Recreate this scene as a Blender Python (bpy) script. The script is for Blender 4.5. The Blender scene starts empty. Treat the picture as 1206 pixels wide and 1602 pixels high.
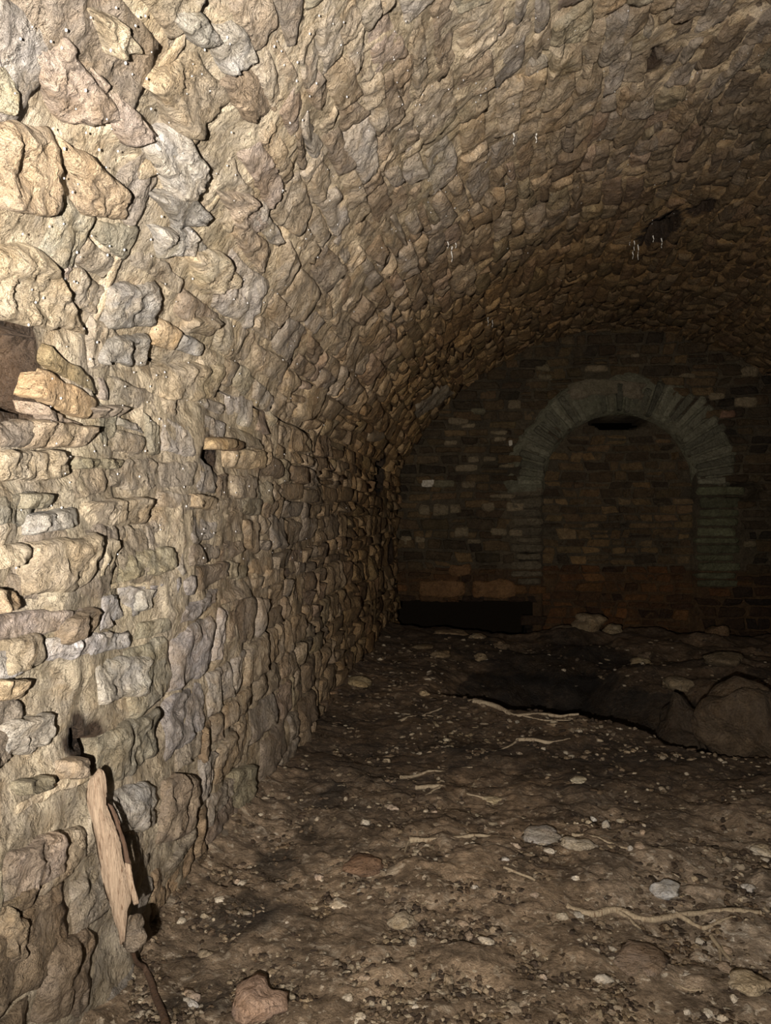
import bpy, math, random
import numpy as np

# ------------------------------------------------------------------ camera, world, light, exposure
EYE = 1.16                       # the floor of packed earth is z = 0
YAW = math.atan(142 / 1204)      # the lens looks a little to the left of the vault's axis (+Y)
FPX = 1204.0
sc = bpy.context.scene
cam_data = bpy.data.cameras.new('camera')
cam_data.lens = FPX / 1602 * 36.0
cam_data.sensor_width = 36.0
cam_data.clip_start = 0.02
cam = bpy.data.objects.new('camera', cam_data)
cam.location = (0, 0, EYE)
cam.rotation_euler = (math.pi / 2, 0, YAW)
sc.collection.objects.link(cam)
sc.camera = cam

world = bpy.data.worlds.new('world')
sc.world = world
world.use_nodes = True
world.node_tree.nodes['Background'].inputs[0].default_value = (0.02, 0.017, 0.013, 1)
world.node_tree.nodes['Background'].inputs[1].default_value = 0.02

lamp_data = bpy.data.lights.new('hand_torch', 'SPOT')
lamp_data.energy = 850
lamp_data.color = (1.0, 0.905, 0.80)
lamp_data.spot_size = math.radians(142)
lamp_data.spot_blend = 1.0
lamp_data.shadow_soft_size = 0.012
lamp = bpy.data.objects.new('hand_torch', lamp_data)
lamp.location = (-0.10, -0.22, EYE - 0.05)
_d = (-0.12, 1.0, 0.45)          # aimed a little up and to the left
import mathutils
lamp.rotation_euler = mathutils.Vector(_d).to_track_quat('-Z', 'Y').to_euler()
sc.collection.objects.link(lamp)

sc.view_settings.view_transform = 'Standard'
sc.view_settings.look = 'None'
sc.view_settings.gamma = 1
sc.view_settings.use_curve_mapping = False
sc.view_settings.exposure = 0.0
sc.cycles.max_bounces = 4
sc.cycles.diffuse_bounces = 2

rnd = random.Random(7)
rs = np.random.RandomState(7)

# ------------------------------------------------------------------ noise
def _hash(ix, iy, iz, seed):
    h = (ix * 374761393 + iy * 668265263 + iz * 2147483647 + seed * 1274126177) & 0xffffffff
    h = ((h ^ (h >> 13)) * 1274126177) & 0xffffffff
    h = ((h ^ (h >> 16)) * 2246822519) & 0xffffffff
    return ((h ^ (h >> 15)) & 0xffffff) / float(0xffffff) * 2 - 1

def vnoise(x, y, z, seed=0):
    x = np.asarray(x, float); y = np.asarray(y, float); z = np.asarray(z, float)
    x, y, z = np.broadcast_arrays(x, y, z)
    fx, fy, fz = np.floor(x), np.floor(y), np.floor(z)
    ix, iy, iz = fx.astype(np.int64), fy.astype(np.int64), fz.astype(np.int64)
    tx, ty, tz = x - fx, y - fy, z - fz
    tx = tx * tx * (3 - 2 * tx); ty = ty * ty * (3 - 2 * ty); tz = tz * tz * (3 - 2 * tz)
    r = 0
    for a in (0, 1):
        wx = tx if a else 1 - tx
        for b in (0, 1):
            wy = ty if b else 1 - ty
            for c in (0, 1):
                wz = tz if c else 1 - tz
                r = r + _hash(ix + a, iy + b, iz + c, seed) * wx * wy * wz
    return r

def fbm(x, y, z, octaves=4, seed=0, gain=0.5):
    a, s, f = 1.0, 0, 1.0
    for i in range(octaves):
        s = s + a * vnoise(x * f, y * f, z * f, seed + i * 17)
        a *= gain; f *= 2.03
    return s

def ridge(x, y, z, octaves=3, seed=0):
    a, s, f = 1.0, 0, 1.0
    for i in range(octaves):
        s = s + a * (1 - 2 * np.abs(vnoise(x * f, y * f, z * f, seed + i * 13)))
        a *= 0.5; f *= 2.1
    return s

# ------------------------------------------------------------------ the place: a segmental barrel vault along +Y
XL = -0.88; XC = 1.50; HALF = XC - XL
ZS = EYE + 0.42; RISE = 1.56
R = (HALF ** 2 + RISE ** 2) / (2 * RISE); ZC = ZS + RISE - R
TH0 = math.acos(-HALF / R); LARC = R * (2 * TH0 - math.pi)
YB = 8.5

def S_side(u, v, h):
    """u along the vault, v up the left wall (v<0), over the arch, down the right wall; h towards the inside"""
    u = np.asarray(u, float); v = np.asarray(v, float); h = np.asarray(h, float)
    th = TH0 - np.clip(v, 0, LARC) / R
    ax = XC + R * np.cos(th); az = ZC + R * np.sin(th)
    nx = -np.cos(th); nz = -np.sin(th)
    left = v < 0; right = v > LARC
    w = np.clip(-v / 0.25, 0, 1)
    nx = np.where(left, nx * (1 - w) + w, nx); nz = np.where(left, nz * (1 - w), nz)
    nx = np.where(right, -1.0, nx); nz = np.where(right, 0.0, nz)
    ax = np.where(left, XL, ax); az = np.where(left, ZS + v, az)
    ax = np.where(right, XC + HALF, ax); az = np.where(right, ZS - (v - LARC), az)
    hh = h + 0.030 * vnoise(u * 1.1, v * 1.3, 3.3, 5) + 0.016 * vnoise(u * 3.1, v * 3.3, 1.3, 6)
    return np.stack([ax + nx * hh, u + 0 * hh, az + nz * hh], -1)

def S_back(u, v, h):
    u = np.asarray(u, float); v = np.asarray(v, float); h = np.asarray(h, float)
    hh = h + 0.03 * vnoise(u * 1.3, v * 1.3, 8.3, 9)
    return np.stack([u + 0 * hh, YB - hh, v + 0 * hh], -1)

CY, SY = math.cos(YAW), math.sin(YAW)
def ray(px, py):
    a = (px - 603) / FPX; b = -(py - 801) / FPX
    return np.array([CY * a - SY, SY * a + CY, b])
def to_back(px, py, y=YB):
    d = ray(px, py); t = y / d[1]
    return (d[0] * t, EYE + d[2] * t)
def to_floor(px, py, z=0.0):
    d = ray(px, py); t = (z - EYE) / d[2]
    return (d[0] * t, d[1] * t)
def _to_side(px, py):
    d = ray(px, py); best = None
    if d[0] < 0:
        t = XL / d[0]; z = EYE + d[2] * t
        if z <= ZS: return (d[1] * t, z - ZS)
    ox, oz = -XC, EYE - ZC
    A = d[0] ** 2 + d[2] ** 2; B = 2 * (ox * d[0] + oz * d[2]); C_ = ox * ox + oz * oz - R * R
    t = (-B + math.sqrt(B * B - 4 * A * C_)) / (2 * A)
    x, z = d[0] * t, EYE + d[2] * t
    th = math.atan2(z - ZC, x - XC)
    return (d[1] * t, (TH0 - th) * R)
def to_side(px, py):
    qx, qy = px, py
    for _ in range(6):
        u, v = _to_side(qx, qy); X, Y, f = project(S_side(u, v, .008)); qx += (px - float(X)) * .8; qy += (py - float(Y)) * .8
    return u, v
def project(P):
    x, y, z = P[..., 0], P[..., 1], P[..., 2] - EYE
    f = -SY * x + CY * y; r = CY * x + SY * y
    f = np.where(f < 0.05, 0.05, f)
    return 603 + FPX * r / f, 801 - FPX * z / f, f

# ------------------------------------------------------------------ materials
def lin(r, g, b):
    return tuple(((c / 255.0) / 12.92 if c / 255.0 <= .04045 else ((c / 255.0 + .055) / 1.055) ** 2.4) for c in (r, g, b))

class NT:
    def __init__(s, name):
        s.m = bpy.data.materials.new(name); s.m.use_nodes = True
        s.t = s.m.node_tree; s.b = s.t.nodes['Principled BSDF']
        s.g = s.t.nodes.new('ShaderNodeNewGeometry')
    def n(s, typ, **kw):
        nd = s.t.nodes.new(typ)
        for k, v in kw.items(): setattr(nd, k, v)
        return nd
    def link(s, a, b): s.t.links.new(a, b)
    def noise(s, scale, detail=4, rough=.55, dist=0.0, stretch=None, out='Fac', offset=0):
        mp = s.n('ShaderNodeMapping'); mp.inputs['Scale'].default_value = stretch or (1, 1, 1)
        mp.inputs['Location'].default_value = (offset, offset * .7, offset * .3)
        s.link(s.g.outputs['Position'], mp.inputs[0])
        nd = s.n('ShaderNodeTexNoise'); nd.inputs['Scale'].default_value = scale
        nd.inputs['Detail'].default_value = detail; nd.inputs['Roughness'].default_value = rough
        nd.inputs['Distortion'].default_value = dist
        s.link(mp.outputs[0], nd.inputs['Vector'])
        return nd.outputs[out]
    def ramp(s, fac, a, b, ca=(0, 0, 0, 1), cb=(1, 1, 1, 1)):
        r = s.n('ShaderNodeValToRGB'); r.color_ramp.elements[0].position = a; r.color_ramp.elements[1].position = b
        r.color_ramp.elements[0].color = (*ca[:3], 1); r.color_ramp.elements[1].color = (*cb[:3], 1)
        s.link(fac, r.inputs[0]); return r.outputs[0]
    def mix(s, fac, a, b, mode='MIX'):
        m = s.n('ShaderNodeMix', data_type='RGBA', blend_type=mode)
        if isinstance(fac, (int, float)): m.inputs[0].default_value = fac
        else: s.link(fac, m.inputs[0])
        for i, c in ((6, a), (7, b)):
            if isinstance(c, tuple): m.inputs[i].default_value = (*c[:3], 1)
            else: s.link(c, m.inputs[i])
        return m.outputs[2]
    def math(s, op, a, b):
        m = s.n('ShaderNodeMath', operation=op)
        for i, c in ((0, a), (1, b)):
            if isinstance(c, (int, float)): m.inputs[i].default_value = c
            else: s.link(c, m.inputs[i])
        return m.outputs[0]
    def bump(s, fac, strength, dist, prev=None):
        b = s.n('ShaderNodeBump'); b.inputs['Strength'].default_value = strength; b.inputs['Distance'].default_value = dist
        s.link(fac, b.inputs['Height'])
        if prev is not None: s.link(prev, b.inputs['Normal'])
        return b.outputs[0]
    def done(s, col, rough=.7, normal=None, spec=.3):
        if isinstance(col, tuple): s.b.inputs['Base Color'].default_value = (*col[:3], 1)
        else: s.link(col, s.b.inputs['Base Color'])
        if isinstance(rough, (int, float)): s.b.inputs['Roughness'].default_value = rough
        else: s.link(rough, s.b.inputs['Roughness'])
        if normal is not None: s.link(normal, s.b.inputs['Normal'])
        s.b.inputs['Specular IOR Level'].default_value = spec
        return s.m

CREAM = (.66, .555, .40)
def masonry_material(name, mortar=False, crust=.45, relief=1.0, dry=1.0):
    k = NT(name)
    at = k.n('ShaderNodeAttribute', attribute_name='tint').outputs['Color']
    c = at
    c = k.mix(1.0, c, k.ramp(k.noise(7, 6, .6, 1.0), .25, .75, (.62, .58, .52), (1.28, 1.27, 1.25)), 'MULTIPLY')
    c = k.mix(1.0, c, k.ramp(k.noise(38, 5, .65, .6, offset=3), .3, .72, (.66, .63, .58), (1.26, 1.26, 1.26)), 'MULTIPLY')
    c = k.mix(k.math('MULTIPLY', k.ramp(k.noise(6.5, 6, .65, 1.2, offset=41), .45, .62), .42 * dry), c, k.mix(1.0, at, (1.15, 1.22, 1.40), 'MULTIPLY'))
    c = k.mix(k.math('MULTIPLY', k.ramp(k.noise(5.0, 6, .65, 1.4, offset=51), .50, .64), .35 * dry), c, k.mix(1.0, at, (1.22, 1.02, .76), 'MULTIPLY'))
    # brown iron stain and a little green algae
    c = k.mix(k.math('MULTIPLY', k.ramp(k.noise(3.3, 5, .6, .8, offset=11), .56, .70), .38), c, k.mix(1.0, at, (.62, .45, .30), 'MULTIPLY'))
    c = k.mix(k.math('MULTIPLY', k.ramp(k.noise(1.6, 4, .6, .5, offset=31), .58, .72), .35), c, k.mix(1.0, at, (.50, .58, .40), 'MULTIPLY'))
    # lime crust: pale lobes and thin streaks
    m1 = k.ramp(k.noise(5.5, 8, .62, 1.6, offset=21), .57 if not mortar else .50, .66 if not mortar else .62)
    c = k.mix(k.math('MULTIPLY', m1, crust), c, k.mix(1.0, at, (1.85, 1.85, 1.80), 'MULTIPLY'))
    # dark pits
    c = k.mix(k.math('MULTIPLY', k.ramp(k.noise(60, 3, .7, .3, offset=5), .63, .72), .55), c, k.mix(1.0, at, (.22, .18, .15), 'MULTIPLY'))
    nrm = k.bump(k.noise(16, 7, .68, .5, offset=2), .85 * relief, .05)
    vo = k.n('ShaderNodeTexVoronoi', feature='F1'); vo.inputs['Scale'].default_value = 26
    k.link(k.mix(.25, k.g.outputs['Position'], k.noise(9, 3, .5, 0, out='Color')), vo.inputs['Vector'])
    nrm = k.bump(vo.outputs['Distance'], .45 * relief, .02, nrm)
    nrm = k.bump(k.noise(85, 4, .7, 0, offset=8), .5 * relief, .010, nrm)
    rg = k.ramp(k.noise(4, 3, .5, 0, offset=9), .3, .7, (.48,) * 3, (.8,) * 3)
    return k.done(c, rg, nrm, .35)

M_stone = masonry_material('masonry_stone', False, .55, 1.3)
M_mortar = masonry_material('lime_mortar', True, .65, 1.3)
M_far_stone = masonry_material('far_wall_stone', False, .06, 1.0, .12)
M_far_mortar = masonry_material('far_wall_mortar', False, .0, 1.0, .0)

def soil_material():
    k = NT('packed_earth')
    at = k.n('ShaderNodeAttribute', attribute_name='tint').outputs['Color']
    c = k.mix(1.0, at, k.ramp(k.noise(5, 6, .65, 1.0), .28, .74, (.22, .19, .155), (2.0, 1.98, 1.95)), 'MULTIPLY')
    c = k.mix(1.0, c, k.ramp(k.noise(30, 5, .7, .6, offset=4), .3, .72, (.40, .37, .33), (1.6, 1.6, 1.6)), 'MULTIPLY')
    c = k.mix(k.math('MULTIPLY', k.ramp(k.noise(17, 5, .65, .7, offset=14), .56, .66), .75), c, k.mix(1.0, at, (2.1, 2.3, 2.5), 'MULTIPLY'))
    c = k.mix(k.math('MULTIPLY', k.ramp(k.noise(48, 3, .6, .4, offset=24), .61, .68), .85), c, k.mix(1.0, at, (2.6, 2.9, 3.2), 'MULTIPLY'))
    nrm = k.bump(k.noise(22, 7, .7, .6, offset=2), .9, .04)
    nrm = k.bump(k.noise(90, 4, .7, 0, offset=8), .7, .012, nrm)
    return k.done(c, k.ramp(k.noise(6, 3, .5, 0), .35, .65, (.42,) * 3, (.85,) * 3), nrm, .4)
M_soil = soil_material()

def wood_material(name, a, b, scale=22):
    k = NT(name)
    st = (1, 1, .10)
    c = k.mix(k.noise(scale * 3, 6, .6, 1.0, st), a, b)
    c = k.mix(k.math('MULTIPLY', k.ramp(k.noise(scale * 5, 3, .6, .5, st, offset=3), .56, .68), .8), c, (.11, .06, .032))
    nrm = k.bump(k.noise(scale * 6, 5, .7, .4, st), .9, .010)
    return k.done(c, .75, nrm, .2)
M_wood = wood_material('weathered_wood', (.47, .37, .27), (.19, .13, .088), 42)
M_bark_shade = wood_material('dark_bark_and_shade', (.12, .075, .05), (.05, .032, .022))
M_root = wood_material('pale_root', (.44, .37, .26), (.20, .15, .10))

def plain(name, col, rough=.5, spec=.5, bump=0, var=.4):
    k = NT(name)
    c = k.mix(k.noise(40, 5, .6, .5), tuple(x * (1 - var) for x in col), tuple(x * (1 + var) for x in col))
    return k.done(c, rough, k.bump(k.noise(70, 5, .7), bump, .01) if bump else None, spec)
M_calcite = plain('white_calcite', (.62, .60, .55), .25, .6, .5, .15)
M_void = plain('void_shade_black', (.012, .009, .006), .95, .05, .3)  # near black painted for the darkness inside the undercut
k = NT('water_drop'); k.done((.8, .8, .8), .03, None, .9); k.b.inputs['Transmission Weight'].default_value = 0.6; M_drop = k.m
M_leaf = plain('dead_leaf', (.30, .20, .10), .6, .4, .5)

# ------------------------------------------------------------------ mesh helpers
def link(o, parent=None):
    sc.collection.objects.link(o)
    if parent is not None: o.parent = parent
    return o
def make_mesh(name, verts, faces, mat, tint=None, smooth=True):
    verts = np.asarray(verts, np.float32).reshape(-1, 3); faces = np.asarray(faces, np.int32)
    me = bpy.data.meshes.new(name)
    n = faces.shape[1]
    me.vertices.add(len(verts)); me.vertices.foreach_set('co', verts.ravel())
    me.loops.add(faces.size); me.loops.foreach_set('vertex_index', faces.ravel())
    me.polygons.add(len(faces)); me.polygons.foreach_set('loop_start', np.arange(0, faces.size, n, dtype=np.int32))
    me.polygons.foreach_set('loop_total', np.full(len(faces), n, np.int32))
    me.polygons.foreach_set('use_smooth', np.full(len(faces), smooth))
    if tint is not None:
        at = me.color_attributes.new('tint', 'FLOAT_COLOR', 'POINT')
        t = np.ones((len(verts), 4), np.float32); t[:, :3] = tint
        at.data.foreach_set('color', t.ravel())
    me.update(calc_edges=True)
    me.materials.append(mat)
    return me
def add(name, me, parent=None, **props):
    o = bpy.data.objects.new(name, me); link(o, parent)
    for a, b in props.items(): o[a] = b
    return o
def grid_faces(nu, nv, off=0):
    i = np.arange(nu - 1)[:, None] * nv + np.arange(nv - 1)[None]
    i = i.ravel() + off
    return np.stack([i, i + nv, i + nv + 1, i + 1], -1)

# ------------------------------------------------------------------ masonry layout
def rgb(*c): return np.array(c, float)
PAL = [(rgb(.34, .285, .20), 5), (rgb(.36, .335, .295), 4), (rgb(.40, .31, .19), 2), (rgb(.24, .18, .115), 2.5),
       (rgb(.44, .375, .275), 2), (rgb(.36, .28, .225), 1.6), (rgb(.27, .25, .165), 1.6), (rgb(.20, .165, .125), 1.2)]
def pick_tint():
    w = rnd.random() * sum(p[1] for p in PAL)
    for c, q in PAL:
        w -= q
        if w <= 0: break
    return (c * .55 + np.array((.345, .305, .245)) * .45) * rnd.uniform(.84, 1.18)

class Stone:
    __slots__ = ('q', 'tint', 'proud', 'tilt', 'rough', 'special', 'name', 'label', 'area', 'px', 'round', 'owner', 'seed')
    def __init__(s, q, tint, proud=None, special=False, name='stone', label=None, rough=1.0, rnd_k=.07, owner=None):
        s.q = np.array(q, float); s.tint = np.array(tint, float); s.proud = rnd.uniform(.002, .020) if proud is None else proud
        s.tilt = (rnd.gauss(0, .007), rnd.gauss(0, .007)); s.rough = rough; s.special = special
        s.name = name; s.label = label; s.round = rnd_k; s.owner = owner; s.seed = rnd.random() * 100

def warp_side(u, v):
    return (u + .05 * vnoise(u * 1.5, v * 1.5, 7.7, 21), v + .055 * vnoise(u * 1.0, v * .9, 4.7, 22) + .02 * vnoise(u * 4, v * 4, 2.7, 23))
def warp_back(u, v):
    return (u + .02 * vnoise(u * 2, v * 2, 7.7, 31), v + .025 * vnoise(u * 1.6, v * 1.6, 4.7, 32))

def lay(u0, u1, v0, v1, hh, ll, warp, gap=.0035, jit=.012, keep=None, split=.10):
    out = []; v = v0
    while v < v1:
        h = rnd.uniform(*hh); u = u0 - rnd.uniform(0, ll[1])
        while u < u1:
            l = rnd.uniform(*ll) * (1.0 if rnd.random() < .85 else .55)
            cu, cv = u + l / 2, v + h / 2
            parts = [(v, v + h)]
            if h > .10 and rnd.random() < split: parts = [(v, v + h * .5), (v + h * .5, v + h)]
            for (a, b) in parts:
                g = gap * rnd.uniform(.5, 1.5)
                sl = rnd.uniform(-.02, .02)
                q = np.array([(u + g + sl, a + g), (u + l - g + sl, a + g), (u + l - g - sl, b - g), (u + g - sl, b - g)])
                q += rs.normal(0, jit * .5, (4, 2))
                wu, wv = warp(q[:, 0], q[:, 1])
                q = np.stack([wu, wv], -1)
                if keep is None or keep(q): out.append(Stone(q, pick_tint()))
            u += l
        v += h
    return out

def inside_poly(q, p):
    r = np.ones(len(p), bool); c = q.mean(0)
    for i in range(4):
        a, b = q[i], q[(i + 1) % 4]; e = b - a; n = np.array([-e[1], e[0]]); k = 1 if np.dot(c - a, n) > 0 else -1
        r &= ((p - a) @ n) * k > 0
    return r
def drop_under(stones, specials, thr=.5):
    g = np.array([(a, b) for a in (.08, .3, .5, .7, .92) for b in (.08, .3, .5, .7, .92)])
    out = []
    for s in stones:
        a, b = g[:, :1], g[:, 1:]
        p = (1 - a) * (1 - b) * s.q[0] + a * (1 - b) * s.q[1] + a * b * s.q[2] + (1 - a) * b * s.q[3]
        m = np.zeros(len(p), bool)
        for t in specials:
            if abs(t.q[0, 0] - p[12, 0]) < 1 and abs(t.q[0, 1] - p[12, 1]) < 1: m |= inside_poly(t.q, p)
        if m.mean() < thr: out.append(s)
    return out

# holes: (u, v, half_u, half_v, depth) on the side surface
def H(px, py, ru, rv, depth):
    u, v = to_side(px, py); return (u, v, ru, rv, depth)
HOLES = [H(1030, 360, .22, .075, .60), H(1100, 326, .10, .04, .12), H(325, 716, .05, .035, .25), H(594, 742, .20, .13, .45),
         H(126, 1158, .022, .016, .10), H(152, 1170, .050, .015, .10), H(1016, 92, .05, .02, .05), H(610, 860, .10, .10, .14)]
NICHE = [to_side(-40, 560), to_side(118, 575)]       # the socket at the left edge of the view
nu0, nu1 = NICHE[0][0], NICHE[1][0] + .02
HOLES_Q = None
def hole_depth(u, v):
    d = np.zeros(np.broadcast(u, v).shape)
    for i, (a, b, ru, rv, dep) in enumerate(HOLES):
        r = np.sqrt(((u - a) / ru) ** 2 + ((v - b) / rv) ** 2) + .35 * vnoise(u * 30, v * 30, i * 3.3, 41)
        d = np.maximum(d, dep * np.clip((1.25 - r) / .35, 0, 1))
    # squared socket, cut at a slant
    p0 = np.array(to_side(-60, 502)); p1 = np.array(to_side(52, 530)); p2 = np.array(to_side(46, 650)); p3 = np.array(to_side(-60, 610))
    poly = np.array([p0, p1, p2, p3]); sd = np.full(d.shape, 9.9)
    c = poly.mean(0)
    for i in range(4):
        a, b = poly[i], poly[(i + 1) % 4]; e = b - a; nrm = np.array([-e[1], e[0]]); nrm = nrm / np.linalg.norm(nrm)
        if np.dot(c - a, nrm) < 0: nrm = -nrm
        sd = np.minimum(sd, (u - a[0]) * nrm[0] + (v - a[1]) * nrm[1])
    sd = sd + .008 * vnoise(u * 22, v * 22, 9.1, 44)
    return np.maximum(d, .45 * np.clip(sd / .012, 0, 1))

def in_hole(q):
    c = q.mean(0)
    pts = np.vstack([q, c[None], (q + c) / 2])
    return bool((hole_depth(pts[:, 0], pts[:, 1]) > .02).any())

side = lay(-1.2, YB + .02, -ZS - .25, LARC + ZS + .2, (.060, .175), (.09, .42), warp_side, jit=.024, split=.22, keep=lambda q: not in_hole(q))
LOOK = {'cream': (.56, .475, .34), 'ochre': (.42, .315, .20), 'grey': (.37, .37, .36), 'tan': (.40, .325, .22), 'pink': (.42, .335, .28),
        'olive': (.27, .245, .15), 'brown': (.22, .15, .09), 'buff': (.50, .37, .215), 'white': (.62, .60, .56), 'dark': (.15, .12, .10)}
# stones one can single out near the lens: four corners in the photograph, carried onto the masonry surface
SP = [((-30, 190), (80, 195), (88, 330), (-30, 325), 'ochre', .045), ((88, 212), (190, 290), (196, 350), (104, 330), 'ochre', .04),
      ((-30, 95), (18, 108), (26, 175), (-30, 180), 'olive', .02), ((20, 60), (100, 50), (190, 200), (95, 205), 'pink', .02),
      ((130, 12), (180, 25), (215, 75), (160, 85), 'cream', .05), ((130, 95), (190, 150), (240, 205), (195, 235), 'pink', .02),
      ((205, 130), (300, 75), (370, 150), (290, 215), 'tan', .03), ((255, 20), (300, 5), (345, 60), (300, 75), 'grey', .02),
      ((310, 40), (360, 15), (395, 85), (345, 110), 'grey', .02), ((330, 120), (395, 100), (435, 170), (375, 190), 'brown', .015),
      ((220, 215), (290, 195), (330, 300), (260, 320), 'white', .02), ((230, 300), (290, 290), (330, 340), (270, 355), 'grey', .025),
      ((330, 290), (385, 300), (425, 350), (375, 370), 'pink', .02), ((225, 355), (300, 350), (325, 395), (240, 405), 'white', .02),
      ((280, 395), (340, 385), (380, 445), (320, 460), 'cream', .03), ((160, 445), (245, 430), (240, 510), (150, 515), 'grey', .03),
      ((150, 522), (230, 520), (225, 572), (148, 570), 'grey', .03), ((235, 500), (272, 505), (262, 545), (230, 540), 'buff', .03),
      ((285, 490), (340, 495), (325, 525), (275, 520), 'tan', .03), ((272, 515), (312, 530), (302, 555), (262, 545), 'grey', .03),
      ((-30, 380), (60, 385), (140, 520), (-30, 510), 'cream', .035), ((240, 570), (355, 560), (340, 625), (225, 622), 'tan', .03),
      ((30, 655), (135, 665), (130, 702), (28, 702), 'ochre', .04), ((115, 635), (190, 632), (185, 655), (112, 655), 'pink', .03),
      ((-30, 705), (105, 702), (100, 750), (-30, 755), 'cream', .02), ((108, 715), (190, 718), (180, 735), (105, 735), 'olive', .02),
      ((12, 772), (70, 772), (65, 797), (14, 797), 'olive', .03), ((25, 805), (108, 792), (105, 825), (28, 838), 'grey', .03),
      ((110, 785), (225, 775), (228, 822), (112, 825), 'tan', .025), ((30, 845), (145, 830), (138, 918), (28, 935), 'tan', .035),
      ((150, 842), (178, 842), (172, 905), (145, 905), 'cream', .03), ((-30, 850), (38, 848), (32, 882), (-30, 900), 'cream', .025),
      ((-30, 920), (22, 922), (20, 950), (-30, 965), 'ochre', .04), ((85, 970), (150, 945), (148, 990), (86, 1012), 'brown', .035),
      ((180, 865), (265, 850), (262, 895), (150, 925), 'olive', .025), ((205, 920), (225, 915), (224, 955), (206, 960), 'white', .03),
      ((285, 770), (345, 780), (335, 800), (282, 795), 'buff', .03), ((350, 700), (420, 705), (415, 735), (345, 735), 'buff', .03),
      ((85, 1190), (125, 1180), (128, 1215), (88, 1222), 'ochre', .035), ((20, 1225), (65, 1210), (68, 1235), (26, 1246), 'olive', .02),
      ((0, 1000), (60, 980), (66, 1040), (0, 1060), 'tan', .02), ((-20, 1062), (36, 1060), (36, 1092), (-20, 1100), 'buff', .03),
      ((0, 1130), (80, 1110), (82, 1170), (0, 1190), 'white', .02), ((150, 1035), (230, 1020), (225, 1090), (150, 1105), 'white', .015),
      ((0, 1410), (34, 1440), (24, 1510), (0, 1500), 'ochre', .03), ((60, 1480), (140, 1440), (135, 1600), (50, 1602), 'brown', .015),
      ((150, 1240), (240, 1225), (235, 1300), (175, 1310), 'grey', .03), ((250, 1220), (300, 1215), (290, 1310), (245, 1320), 'brown', .03),
      ((0, 1330), (90, 1290), (95, 1370), (0, 1420), 'pink', .02), ((360, 1210), (395, 1190), (390, 1250), (362, 1275), 'olive', .03),
      ((575, 672), (600, 672), (598, 690), (572, 690), 'buff', .03), ((450, 655), (480, 600), (520, 600), (490, 660), 'buff', .01),
      ((640, 640), (700, 600), (715, 612), (655, 655), 'tan', .02)]
specials = []
for s in SP:
    q = np.array([to_side(*p) for p in (s[3], s[2], s[1], s[0])])
    st = Stone(q, (np.array(LOOK[s[4]]) * .58 + np.array((.37, .33, .27)) * .42) * rnd.uniform(.9, 1.05), .008 + s[5] * .5, True, rnd_k=.12)
    specials.append(st)
# the cleft stone beside its hole
for pts, lk, nm in ((((312, 682), (350, 682), (347, 703), (313, 704)), 'buff', 'broken brown stone jutting out above a small dark hole'),
                    (((348, 684), (366, 692), (358, 706), (347, 705)), 'brown', 'pointed brown flake beside the broken stone')):
    q = np.array([to_side(*p) for p in (pts[3], pts[2], pts[1], pts[0])])
    specials.append(Stone(q, np.array(LOOK[lk]) * .72, .060, True, label=nm, rnd_k=.25, rough=.6))
side = drop_under(side, specials, .5) + specials

# colours by place (lime bloom low on the left wall, ochre at its foot, browner far off), light falloff painted in
for s in side:
    c = s.q.mean(0); P = S_side(c[0], c[1], 0)
    x, y, z = P
    sm = min(max((y - 1.2) / 1.3, 0), 1); s.tint = s.tint * (.80 + .42 * sm) * (1 - .30 * min(max(-c[1] / .3, 0), 1) * (.35 + .65 * sm))  # nearest and lower stones dimmed, middle lifted: brightness painted into the tint
    if c[1] < 0 and not s.special:
        if z < .45 and y < 2.4 and rnd.random() < .6: s.tint = np.array(LOOK['ochre']) * rnd.uniform(.4, .75)
        if .45 < z < .95 and y < 2.6 and rnd.random() < .55: s.tint = np.array((.40, .37, .34)) * rnd.uniform(.65, 1.05)
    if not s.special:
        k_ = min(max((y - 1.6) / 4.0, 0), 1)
        s.tint = s.tint * ((1 - k_) * np.array((1.0, 1.03, 1.11)) + k_ * np.array((.70, .53, .33)))  # browner far off; the dimming paints in the torch falloff
        s.tint = s.tint * (1 - .55 * min(max((P[0] + .1) / 1.6, 0), 1))  # right side dimmed in colour, as if the torch reached it less
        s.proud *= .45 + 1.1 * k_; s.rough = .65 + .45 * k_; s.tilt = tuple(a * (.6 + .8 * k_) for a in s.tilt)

# ------------------------------------------------------------------ back wall and blocked doorway
AX, AZ, RI, RO = None, None, None, None
c0 = to_back(968, 760); AX = c0[0]; AZ = c0[1]
RI = .80; RO = 1.12                      # arch centre and its two radii
JB = to_back(968, 900)[1]
def arch_in_vault(x, z, m=0.0):
    return ((x - XC) ** 2 + (z - ZC) ** 2 < (R + m) ** 2 or z < ZS) and XL - m < x < XC + HALF + m
SLOT = (to_back(612, 940)[0], to_back(835, 940)[0], -.5, to_back(700, 940)[1])
def keep_back(q):
    c = q.mean(0)
    if not arch_in_vault(c[0], c[1], .06): return False
    if c[1] < SLOT[3] - .02 + .03 * float(vnoise(c[0] * 4, 1, 2, 99)) and c[0] < SLOT[1] + rnd.uniform(-.25, .1): return False
    dx, dz = c[0] - AX, c[1] - AZ
    if dz > 0 and math.hypot(dx, dz * .98) < RO + .03: return False
    if JB - .1 < c[1] <= AZ and -RO - .03 < dx < RO + .16: return False
    if c[1] <= JB - .1 and abs(dx) < RI + .04: return False
    # ventilation slot left of the doorway, beam hole right of it
    for (a, b, w, h) in BH:
        if abs(c[0] - a) < w + .05 and abs(c[1] - b) < h + .03: return False
    return True
BH = [(*to_back(828, 872), .10, .04), (*to_back(1165, 770), .17, .08)]
back = lay(XL - .1, XC + HALF + .1, -.3, 3.3, (.075, .135), (.13, .34), warp_back, gap=.009, jit=.012, keep=keep_back, split=.12)
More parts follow.
